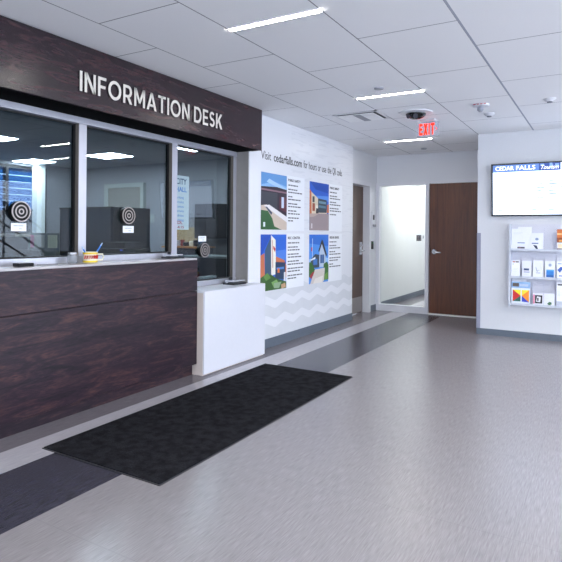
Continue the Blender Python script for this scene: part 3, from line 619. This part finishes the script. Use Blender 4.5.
cam_d = thing('dome_camera', (-1.73, 5.72, CZ - .075), 'dark dome security camera with pale round collar on the ceiling', 'camera')
M().lathe([(.17, 0), (.165, -.012), (.11, -.02), (.10, -.02)], (-1.73, 5.72, CZ), (0, 0, 1), MWT).build('collar', cam_d, smooth=True)
prof = [(.105 * math.cos(a), -.02 - .055 * math.sin(a)) for a in [k * PI / 2 / 8 for k in range(9)]]
M().lathe(prof, (-1.73, 5.72, CZ), (0, 0, 1), mat('smoked_dome', '#08080a', .08)).build('dome', cam_d, smooth=True)
m = M(); m.lathe([(.02, 0), (.026, .02)], (-1.70, 5.63, CZ - .055), (0, -1, -.4), mat('lens_grey', '#4a4c55', .2), 14); m.build('lens', cam_d); m = M(); m.lathe([(.02, 0), (.022, .02)], (-1.78, 5.65, CZ - .05), (-.3, -1, -.4), CACHE['lens_grey'], 14); m.build('lens', cam_d)

ex = thing('exit_sign', (-1.72, 6.15, 2.36), 'hanging clear exit sign with glowing red letters and right arrow', 'exit sign')
M().box(-1.80, -1.64, 6.10, 6.20, 2.538, 2.559, MWT).build('canopy', ex, bevel=.004)
M().box(-1.845, -1.597, 6.146, 6.154, 2.372, 2.535, glass_mat('exit_acrylic', '#f2f2f6', 1.3, .1, .25)).build('panel', ex)
RED = glow('exit_red', '#ff2a08', 1.15)
m = M(); fr = F_back(-1.818, 6.1455, 2.386); u = 0
for ch, wd in (('E', .038), ('X', .045), ('I', .012), ('T', .041)):
    g, w0 = glyph(ch, .22 if ch != 'I' else .165); k = wd / w0
    for poly in g: m.prism([(u + x * k, y * .128) for x, y in poly], fr, 0, .003, MWT); m.prism([(u + x * k, y * .128) for x, y in poly], fr, .003, .0035, RED)
    u += wd + .012
m.prism(bar((u - .004, .085), (u + .016, .065), .003), fr, 0, .002, RED); m.prism(bar((u + .016, .067), (u - .004, .047), .003), fr, 0, .002, RED)
m.build('lettering', ex)
# small ceiling devices
t = thing('fire_strobe', (-1.07, 5.69, CZ - .07), 'white ceiling fire strobe with red lettering next to the sensor', 'strobe')
M().lathe([(.08, 0), (.076, -.018), (.05, -.022)], (-1.07, 5.69, CZ), (0, 0, 1), MWT).build('body', t, smooth=True)
m = M()
for k in range(4): m.box(-1.125 + k * .032, -1.103 + k * .032, 5.606, 5.612, CZ - .014, CZ - .007, mat('red_mark', '#b02030', .4))
m.build('red_lettering', t)
M().lathe([(.028, 0), (.03, -.03), (.015, -.045)], (-1.07, 5.67, CZ - .03), (0, 0, 1), mat('clear_lens', '#a9adb8', .1, .4)).build('lens', t, smooth=True)
def sensor(x, y, label, k=.68):
    t = thing('smoke_detector', (x, y, CZ - .05), label, 'smoke detector', 'white cone sensors on the lobby ceiling')
    M().lathe([(.085 * k, 0), (.08 * k, -.012 * k), (.045 * k, -.038 * k), (.04 * k, -.042 * k)], (x, y, CZ), (0, 0, 1), MWT).build('body', t, smooth=True)
    M().lathe([(.036 * k, 0), (.034 * k, -.008)], (x, y, CZ - .042 * k), (0, 0, 1), mat('sensor_grey', '#5b5d68', .4)).build('chamber', t)
sensor(-1.07, 6.15, 'white cone shaped ceiling sensor just behind the red lettered strobe'); sensor(-.46, 5.75, 'white cone shaped ceiling sensor alone at the far right edge')
for x, y, lb in ((-1.728, 4.616, 'small flat round sprinkler cover beside the second linear light'), (-2.36, 8.22, 'small flat round sprinkler cover near the back wall')):
    tag(M().lathe([(.042, 0), (.042, -.008), (.036, -.012)], (x, y, CZ), (0, 0, 1), mat('cover_grey', '#a7a8b0', .4)).build('sprinkler_cover', smooth=True), lb, 'sprinkler', 'sprinkler covers in the ceiling')

# ------------------------------------------------------------------ things on the service windows
XG = XW - .050
def grommet(y, z, label):
    t = thing('speaking_grommet', (XG, y, z), label, 'speaker grommet', 'round speaking grommets in the service windows')
    M().lathe([(.066, -.02), (.071, 0), (.071, .028), (.062, .034)], (XG, y, z), (1, 0, 0), BLACK).build('housing', t, smooth=True)
    for r, hw in ((.066, .004), (.041, .0045), (.016, .0045)):
        m = M(); n = 32; vs, fs = [], []
        for k in range(n):
            a = 2 * PI * k / n
            for rr, h in ((r - hw, .030), (r + hw, .030), (r + hw, .0352), (r - hw, .0352)): vs.append((XG + h, y + rr * math.cos(a), z + rr * math.sin(a)))
        for k in range(n):
            for j in range(4): a, b = k * 4 + j, k * 4 + (j + 1) % 4; c, e = ((k + 1) % n) * 4 + (j + 1) % 4, ((k + 1) % n) * 4 + j; fs.append((a, b, c, e))
        m.raw(vs, fs, mat('ring_steel', '#a39a98', .35, .3)); m.build('ring', t)
grommet(2.286 + .03, 1.408, 'round black and silver speaking grommet in the left service window')
grommet(3.29, 1.41, 'round black and silver speaking grommet in the middle service window')
grommet(4.30, 1.10, 'round black and silver speaking grommet low in the right service window')
def plate(y0, y1, z0, z1, label):
    t = thing('notice_plate', (XG, (y0 + y1) / 2, z0), label, 'notice', 'small white notices near the grommets')
    M().box(XG, XG + .003, y0, y1, z0, z1, PAPER).build('card', t, bevel=.001)
    m = M(); fr = F_left(XG + .003, y0, z0); w, h = y1 - y0, z1 - z0
    for a, b, c_ in ((.15, .42, .62), (.45, .8, .62), (.5, .72, .25)): m.rect(fr, a * w, b * w, c_ * h, (c_ + .08) * h, 0, .0006, mat('faded_ink', '#8a8c94', .5))
    m.build('printing', t)
plate(2.262, 2.375, 1.275, 1.33, 'small white notice on the glass under the left grommet')
plate(3.255, 3.375, 1.268, 1.325, 'small white notice on the glass under the middle grommet')
plate(4.235, 4.355, 1.185, 1.24, 'small white notice on the glass above the right grommet')
ps = thing('window_poster', (XG, 4.0, 1.30), 'tall pale blue paper notice taped on the right service window', 'poster')
PX = XG + .003
M().box(XG + .0005, PX, 3.875, 4.085, 1.30, 1.805, mat('pale_blue_paper', '#9fb4bb', .6)).build('sheet', ps)
fr0 = lambda y, z: F_left(PX, y, z); BL = flat('#3f6fae'); MR = flat('#8a2f4a'); NV = flat('#27405c')
rows = [('CITY', 3.90, 1.725, .055, .15, NV, .02), ('HALL', 3.90, 1.655, .045, .15, BL, .02)]
rows += [(s_, 3.885, 1.59 - k * .042, .022, .125, BL, 0) for k, s_ in enumerate(('Parking', 'Permits', 'Licenses', 'Permits', 'Utilities', 'Parking'))]
rows += [('CDL', 3.885, 1.352, .03, .11, MR, .02), ('8-4:15', 3.885, 1.312, .024, .13, MR, .02)]
for tx, y, z, h, wd, mt, of in rows:
    m = M(); m.text(tx, fr0(y, z), h, wd, .0008, mt, offset=of); m.build('text_line', ps)

# ------------------------------------------------------------------ things on the ledge
LZ = 1.046
t = thing('stamp_pad', (-3.28, 2.235, LZ), 'small black and silver pad lying on the ledge at far left', 'stamp pad')
M().box(-3.30, -3.235, 2.19, 2.30, LZ, LZ + .022, BLACK).build('tray', t, bevel=.003)
M().box(-3.295, -3.24, 2.195, 2.295, LZ + .022, LZ + .028, mat('silver_lid', '#b8b6b8', .3, .5)).build('lid', t, bevel=.002)
tag(M().tube([(-3.29, 2.36, LZ + .004), (-3.26, 2.50, LZ + .004)], .004, mat('grey_pen', '#86868c', .4)).build('pen'), 'thin grey pen lying on the ledge right of the black pad', 'pen')
t = thing('glass_jar', (-3.30, 2.655, LZ), 'small clear glass jar on the ledge left of the yellow mug', 'jar')
M().lathe([(.03, 0), (.036, .01), (.036, .055), (.030, .062)], (-3.30, 2.655, LZ), (0, 0, 1), glass_mat('jar_glass', '#b9bcbc', 1.6, .05, .25)).build('body', t, smooth=True)
M().lathe([(.033, .06), (.035, .068), (.033, .080)], (-3.30, 2.655, LZ), (0, 0, 1), mat('jar_rim', '#9a9a9c', .25, .6)).build('rim', t, smooth=True)
mug = thing('pen_mug', (-3.285, 2.80, LZ), 'yellow and white mug with red lettering holding two blue pens', 'mug')
M().lathe([(.048, 0), (.052, .006), (.052, .075), (.053, .08), (.047, .08), (.046, .01)], (-3.285, 2.80, LZ), (0, 0, 1), mat('mug_cream', '#e8e0c8', .3)).build('body', mug, smooth=True)
M().lathe([(.0535, .0), (.0535, .014)], (-3.285, 2.80, LZ + .003), (0, 0, 1), mat('mug_yellow', '#d9bc2c', .35)).lathe([(.0535, 0), (.0535, .014)], (-3.285, 2.80, LZ + .063), (0, 0, 1), CACHE['mug_yellow']).build('yellow_band', mug, smooth=True)
m = M()
def onmug(a, h, r=.0545): return (-3.285 + r * math.cos(a), 2.80 + r * math.sin(a), LZ + h)
for k in range(7):
    a = -1.5 + k * .32; m.tube([onmug(a, .03), onmug(a + .07, .056), onmug(a + .15, .034), onmug(a + .22, .054)], .004, mat('mug_red', '#c22018', .4), 6)
m.build('red_lettering', mug)
m = M(); hp = [(-3.262, 2.848, LZ + .062), (-3.248, 2.884, LZ + .062), (-3.246, 2.892, LZ + .04), (-3.25, 2.882, LZ + .018), (-3.264, 2.846, LZ + .018)]; m.tube(hp, .006, CACHE['mug_cream']); m.build('handle', mug, smooth=True)
BPEN = mat('blue_pen', '#2f6fc4', .35)
for a, b, lb in (((-3.285, 2.79, LZ + .02), (-3.285, 2.725, LZ + .12), 'blue pen leaning left out of the yellow mug'), ((-3.285, 2.815, LZ + .02), (-3.275, 2.905, LZ + .145), 'blue pen with pale cap leaning right out of the yellow mug')):
    va, vb = Vector(a), Vector(b); t = thing('ballpoint_pen', a, lb, 'pen')
    M().tube([va, va.lerp(vb, .82)], .006, BPEN).build('barrel', t, smooth=True); M().tube([va.lerp(vb, .82), vb], [.0055, .004], mat('pen_cap', '#a9c4e4', .3)).build('tip', t, smooth=True)
for y, wd, lb in ((3.02, .14, 'flat white slip of paper on the ledge right of the yellow mug'), (3.22, .17, 'second white slip of paper on the ledge, under the middle grommet'), (2.03, .08, 'white slip of paper on the ledge left of the black pad')):
    tag(M().box(-3.30, -3.20, y, y + wd, LZ, LZ + .002, PAPER).build('paper_slip'), lb, 'paper')
def clip(x, y, z, s, label):
    t = thing('transaction_clip', (x, y, z), label, 'clip')
    M().box(x - .035 * s, x + .035 * s, y - .055 * s, y + .055 * s, z, z + .008 * s, mat('dark_metal', '#2b2b30', .3, .5)).build('base', t, bevel=.002)
    M().box(x - .028 * s, x + .028 * s, y - .05 * s, y + .05 * s, z + .016 * s, z + .022 * s, CHROME).tube([(x - .015 * s, y - .05 * s, z + .012 * s), (x - .015 * s, y + .05 * s, z + .012 * s)], .006 * s, CHROME).build('chrome_bar', t)
    M().lathe([(.010 * s, .0), (.012 * s, .012 * s), (.006 * s, .015 * s)], (x - .02 * s, y - .01 * s, z + .022 * s), (0, 0, 1), CACHE['dark_metal'], 12).build('knob', t, smooth=True)
clip(-3.28, 3.70, LZ, 1.6, 'small brass toned metal clip at the right end of the wood desk ledge')
clip(-3.27, 4.63, .748, 2.0, 'black and chrome clip stand on the white counter by the window corner')

t = thing('stair_railing', (2.6, 6.2, 0), 'pale metal railing in the daylight corner, mirrored as diagonal lines in the left window', 'railing')  # unseen stair railing, built without stairs for its reflection in the glass
RAIL = mat('rail_steel', '#dfe2e6', .3, .3)
for k in (1.12, 1.46, 1.86): M().tube([(2.6, 5.0, k + .62), (2.6, 7.2, k - .74)], .018, RAIL).build('rail', t)
for y in (5.0, 6.1, 7.2): M().tube([(2.6, y, 0), (2.6, y, 1.86 - (y - 6) * .62)], .02, RAIL).build('post', t)

# ------------------------------------------------------------------ inside the office
NAVY = mat('navy_fabric', '#1c2836', .8, scale=120, var=.15); DGR = mat('charcoal_laminate', '#15181c', .5); PALE = mat('pale_edge', '#76807f', .5)
def partition(x0, x1, y, z1, mt, label):
    t = thing('cubicle_partition', ((x0 + x1) / 2, y, 0), label, 'partition', 'low office partitions')
    M().box(x0, x1, y - .03, y + .03, 0, z1 - .02, mt).build('panel', t); M().box(x0 - .01, x1 + .01, y - .035, y + .035, z1 - .02, z1, PALE if mt is not NAVY else DGR).build('cap', t)
    return t
partition(-5.92, -5.02, 4.6, 1.57, NAVY, 'dark blue office partition seen through the middle window')
partition(-7.9, -6.56, 4.6, 1.56, NAVY, 'dark blue office partition behind the left window grommet')
pl = partition(-6.55, -5.93, 4.6, 1.25, mat('grey_fabric', '#6d7878', .8), 'low pale grey office partition with pinned papers in the left window')
t = thing('cubicle_partition', (-4.96, 4.9, 0), 'black end partition turned sideways behind the middle window', 'partition'); M().box(-5.0, -4.9, 4.6, 5.1, 0, 1.565, DGR).build('panel', t)
for x, wd, mt, lb in ((-6.50, .07, flat('#d4689c'), 'pink note pinned to the low grey partition'), (-6.42, .2, flat('#b9bdb6'), 'grey sheet pinned beside the pink note'), (-6.15, .18, flat('#c2c8ae'), 'yellowish sheet pinned at the right of the low partition')):
    tag(M().box(x, x + wd, 4.565, 4.5695, 1.06, 1.225, mt).build('pinned_note'), lb, 'note')
t = thing('office_shelf', (-7.0, 4.42, 1.19), 'pale shelf in front of the dark blue partition in the left window', 'shelf'); M().box(-7.6, -6.5, 4.35, 4.57, 1.20, 1.235, mat('shelf_cream', '#a9a79c', .5)).build('board', t)
t = thing('office_desk', (-5.9, 4.2, 0), 'dark office desk standing behind the service windows', 'desk')
M().box(-7.4, -4.3, 3.95, 4.55, .71, .74, DGR).build('desktop', t)
for x in (-7.35, -5.9, -4.38): M().box(x, x + .06, 4.0, 4.5, 0, .71, DGR).build('leg', t)
t = thing('office_printer', (-4.45, 4.25, .74), 'black printer on the office desk behind the middle window', 'printer')
M().box(-4.66, -4.26, 4.05, 4.45, .74, 1.10, BLACK).build('body', t, bevel=.012); M().box(-4.62, -4.30, 4.1, 4.4, 1.10, 1.165, DGR).build('scanner_lid', t, bevel=.008); M().box(-4.30, -4.27, 4.045, 4.05, 1.08, 1.09, glow('printer_led', '#3060ff', .5)).build('indicator', t)
# monitor on an arm in the left window
t = thing('desk_monitor', (-6.2, 4.3, .74), 'dark monitor on the office desk, low in the left window', 'monitor')
M().box(-6.40, -5.95, 4.28, 4.31, .86, 1.04, BLACK).build('screen', t, bevel=.004); M().box(-6.2, -6.16, 4.3, 4.33, .76, .9, BLACK).build('stand', t); M().box(-6.29, -6.07, 4.22, 4.4, .74, .76, BLACK).build('foot', t)
OD = mat('office_door_paint', '#7b7a72', .5); OT = mat('office_trim_paint', '#98a09c', .5)
d = struct(M().box(-8.52, -7.64, 7.70, 7.75, 0, 2.13, OD), 'door_3'); M().lathe([(.03, 0), (.03, .05)], (-7.72, 7.70, 1.0), (0, -1, 0), CHROME).build('knob', d, origin=(0, 0, 0))
struct(M().box(-8.62, -8.52, 7.68, 7.75, 0, 2.21, OT).box(-7.64, -7.56, 7.68, 7.75, 0, 2.21, OT).box(-8.52, -7.64, 7.68, 7.75, 2.13, 2.21, OT), 'trim_6')
tag(M().box(-7.46, -7.34, 7.735, 7.75, 1.45, 1.60, OT).build('thermostat'), 'pale thermostat on the office wall right of the grey door', 'thermostat')
t = thing('filing_table', (-6.2, 7.4, 0), 'wood topped side table crowded with small items at the office back wall', 'table')
M().box(-6.6, -5.84, 7.15, 7.68, 1.005, 1.035, mat('orange_oak', '#a5713c', .45)).build('tabletop', t); M().box(-6.56, -5.88, 7.2, 7.66, 0, 1.005, NAVY).build('cabinet', t)
tag(M().box(-6.85, -6.14, 7.71, 7.73, 1.04, 1.36, mat('cork_beige', '#a3906c', .8, var=.12)).build('pin_board'), 'beige pin board on the office wall above the wood topped table', 'board')
cl = ['#16181c', '#c8ccd0', '#8a2f2c', '#1c1e24', '#d6cfb8', '#22262c', '#3a5a7c']
nm = [('black jar', .07, .05), ('white cup', .09, .04), ('red tin', .10, .035), ('black tape dispenser', .06, .07), ('cream cup', .08, .04), ('black ink pot', .10, .05), ('blue tin', .07, .04)]
for k, ((lb, h, r), cc) in enumerate(zip(nm, cl)):
    x = -6.5 + k * .1; tag(M().lathe([(r * .9, 0), (r, .01), (r, h), (r * .8, h + .008)], (x, 7.35, 1.035), (0, 0, 1), flat(cc), 14).build(lb.replace(' ', '_'), smooth=True), 'small ' + lb + ' in the row of clutter on the wood topped table', lb.split()[-1], 'clutter on the wood topped table')
t = thing('overhead_cabinet', (-5.87, 7.6, 1.17), 'black wall cabinet in the office seen at the right of the last window', 'cabinet'); M().box(-6.12, -5.62, 7.45, 7.75, 1.17, 1.76, DGR).build('body', t); M().box(-6.10, -5.88, 7.43, 7.45, 1.19, 1.74, DGR).build('door', t); M().box(-5.86, -5.64, 7.43, 7.45, 1.19, 1.74, DGR).build('door', t)
t = thing('credenza', (-4.95, 6.6, 0), 'low black credenza with pale top seen through the right service window', 'cabinet')
M().box(-5.5, -4.4, 6.42, 6.95, 0, .90, DGR).build('body', t); M().box(-5.52, -4.38, 6.40, 6.97, .90, .925, PALE).build('top', t)
t = thing('office_chair', (-4.75, 7.25, 0), 'dark office chair with an olive jacket hung on its back', 'chair')
M().box(-5.0, -4.62, 7.05, 7.45, .44, .52, DGR).build('seat', t, bevel=.02); m = M(); m.box(-5.05, -4.74, 7.43, 7.49, .60, 1.12, DGR); m.build('backrest', t, bevel=.02)
M().tube([(-4.81, 7.25, .05), (-4.81, 7.25, .44)], .03, DGR).build('column', t)
for k in range(5):
    a = k * 2 * PI / 5; M().tube([(-4.81, 7.25, .07), (-4.81 + .28 * math.cos(a), 7.25 + .28 * math.sin(a), .035)], [.022, .012], DGR).build('leg', t)
j = M(); OL = mat('olive_cloth', '#7d7748', .8, var=.2, scale=12)
ys = [(7.28, 1.02, .14), (7.30, 1.10, .13), (7.33, 1.2, .10), (7.36, 1.28, .06), (7.38, 1.33, .03)]
vs, fs = [], []
for i, (yy, zz, rr) in enumerate([(7.34, .74, .12), (7.34, .88, .14)] + ys):
    for k in range(12): a = 2 * PI * k / 12; vs.append((-5.02 + .05 * (i) + rr * math.cos(a) * (1 + .12 * math.sin(3 * a)), yy + .06 * math.sin(a), zz))
for i in range(6):
    for k in range(12): fs.append((i * 12 + k, i * 12 + (k + 1) % 12, (i + 1) * 12 + (k + 1) % 12, (i + 1) * 12 + k))
fs.append(tuple(range(11, -1, -1))); fs.append(tuple(72 + k for k in range(12))); j.raw(vs, fs, OL)
tag(j.build('jacket', smooth=True), 'olive green jacket draped by the chair in the right service window', 'jacket')
t = thing('stapler', (-3.62, 4.60, .755), 'pale grey desk device lying just inside the right service window', 'stapler')
M().box(-3.68, -3.56, 4.45, 4.76, .755, .775, mat('grey_device', '#8d9a96', .4)).build('base', t, bevel=.006); M().box(-3.66, -3.58, 4.50, 4.74, .785, .815, mat('pale_device', '#b4c0ba', .4)).build('arm', t, bevel=.01)
t = thing('inner_shelf', (-3.7, 4.35, .70), 'dark shelf inside the right service window below the glass', 'shelf'); M().box(-3.9, -3.5, 3.9, 4.79, .73, .755, DGR).build('board', t)
for x, y, sx, lb in ((-7.22, 6.53, .64, 'glowing square ceiling panel over the grey office door'), (-9.05, 6.42, .6, 'glowing square ceiling panel nearest the blue window'), (-5.35, 6.55, .5, 'glowing ceiling panel seen at the top of the right service window'), (-5.15, 4.28, .62, 'glowing ceiling panel hidden partly behind the first window post'), (-7.3, 4.5, .55, 'glowing ceiling panel at the left edge of the left window')):
    t = thing('troffer_light', (x, y, CZ - .01), lb, 'ceiling light', 'square ceiling lights in the office')
    M().box(x - sx / 2 - .02, x + sx / 2 + .02, y - .25, y + .25, CZ - .012, CZ - .004, MWT).build('frame', t)
    M().box(x - sx / 2, x + sx / 2, y - .23, y + .23, CZ - .018, CZ - .012, glow('troffer_diffuser', '#f4fbff', 40)).build('diffuser', t)

# ------------------------------------------------------------------ light
W = bpy.data.worlds.new('sky'); S.world = W; W.use_nodes = True
bg = W.node_tree.nodes['Background']; bg.inputs['Color'].default_value = (.78, .84, 1, 1); bg.inputs['Strength'].default_value = 6.0
def portal(loc, sx, sy, rot): area('daylight_portal', loc, sx, sy, 1, rot=rot, portal=True)
for a, b in ((-3.9, -.3), (.2, 3.7), (4.2, 8.2)): portal((4.34, (a + b) / 2, 1.35), 2.1, b - a, (0, PI / 2, 0))
for a, b in ((-2.9, .2), (.6, 4.0)): portal(((a + b) / 2, -4.34, 1.35), b - a, 2.1, (PI / 2, 0, 0))
portal((-9.58, 5.6, 1.7), 1.6, 2.7, (0, -PI / 2, 0))
area('corridor_fill', (-2.6, 10.2, CZ - .02), .64, .1, 24)  # unseen area lights added to brighten the corridor
area('corridor_fill', (-2.6, 11.8, CZ - .02), .64, .1, 18)

# ------------------------------------------------------------------ camera
f, hy, yaw, roll, H = 551.2, 232.55, .532, .008, 1.28
Rv = Vector((math.cos(yaw), math.sin(yaw), 0)); Fv = Vector((-math.sin(yaw), math.cos(yaw), 0)); Uv = Vector((0, 0, 1))
R3 = Rv * math.cos(roll) + Uv * math.sin(roll); U3 = Uv * math.cos(roll) - Rv * math.sin(roll)
cd = bpy.data.cameras.new('camera'); cd.sensor_width = 36; cd.lens = f / 562 * 36; cd.shift_y = -(281 - hy) / 562; cd.clip_start = .05
co = bpy.data.objects.new('camera', cd); COL.objects.link(co)
mx = Matrix.Identity(4)
for i in range(3): mx[i][0] = R3[i]; mx[i][1] = U3[i]; mx[i][2] = -Fv[i]
mx[2][3] = H; co.matrix_world = mx; S.camera = co

for o in S.objects:
    if 'w' in o: del o['w']
S.view_settings.view_transform = 'Standard'; S.view_settings.look = 'None'; S.view_settings.gamma = 1; S.view_settings.use_curve_mapping = False
S.view_settings.exposure = 0.6
try:
    S.cycles.use_denoising = True; S.cycles.max_bounces = 10; S.cycles.diffuse_bounces = 5; S.cycles.glossy_bounces = 4; S.cycles.transparent_max_bounces = 16; S.cycles.sample_clamp_indirect = 6
except Exception: pass
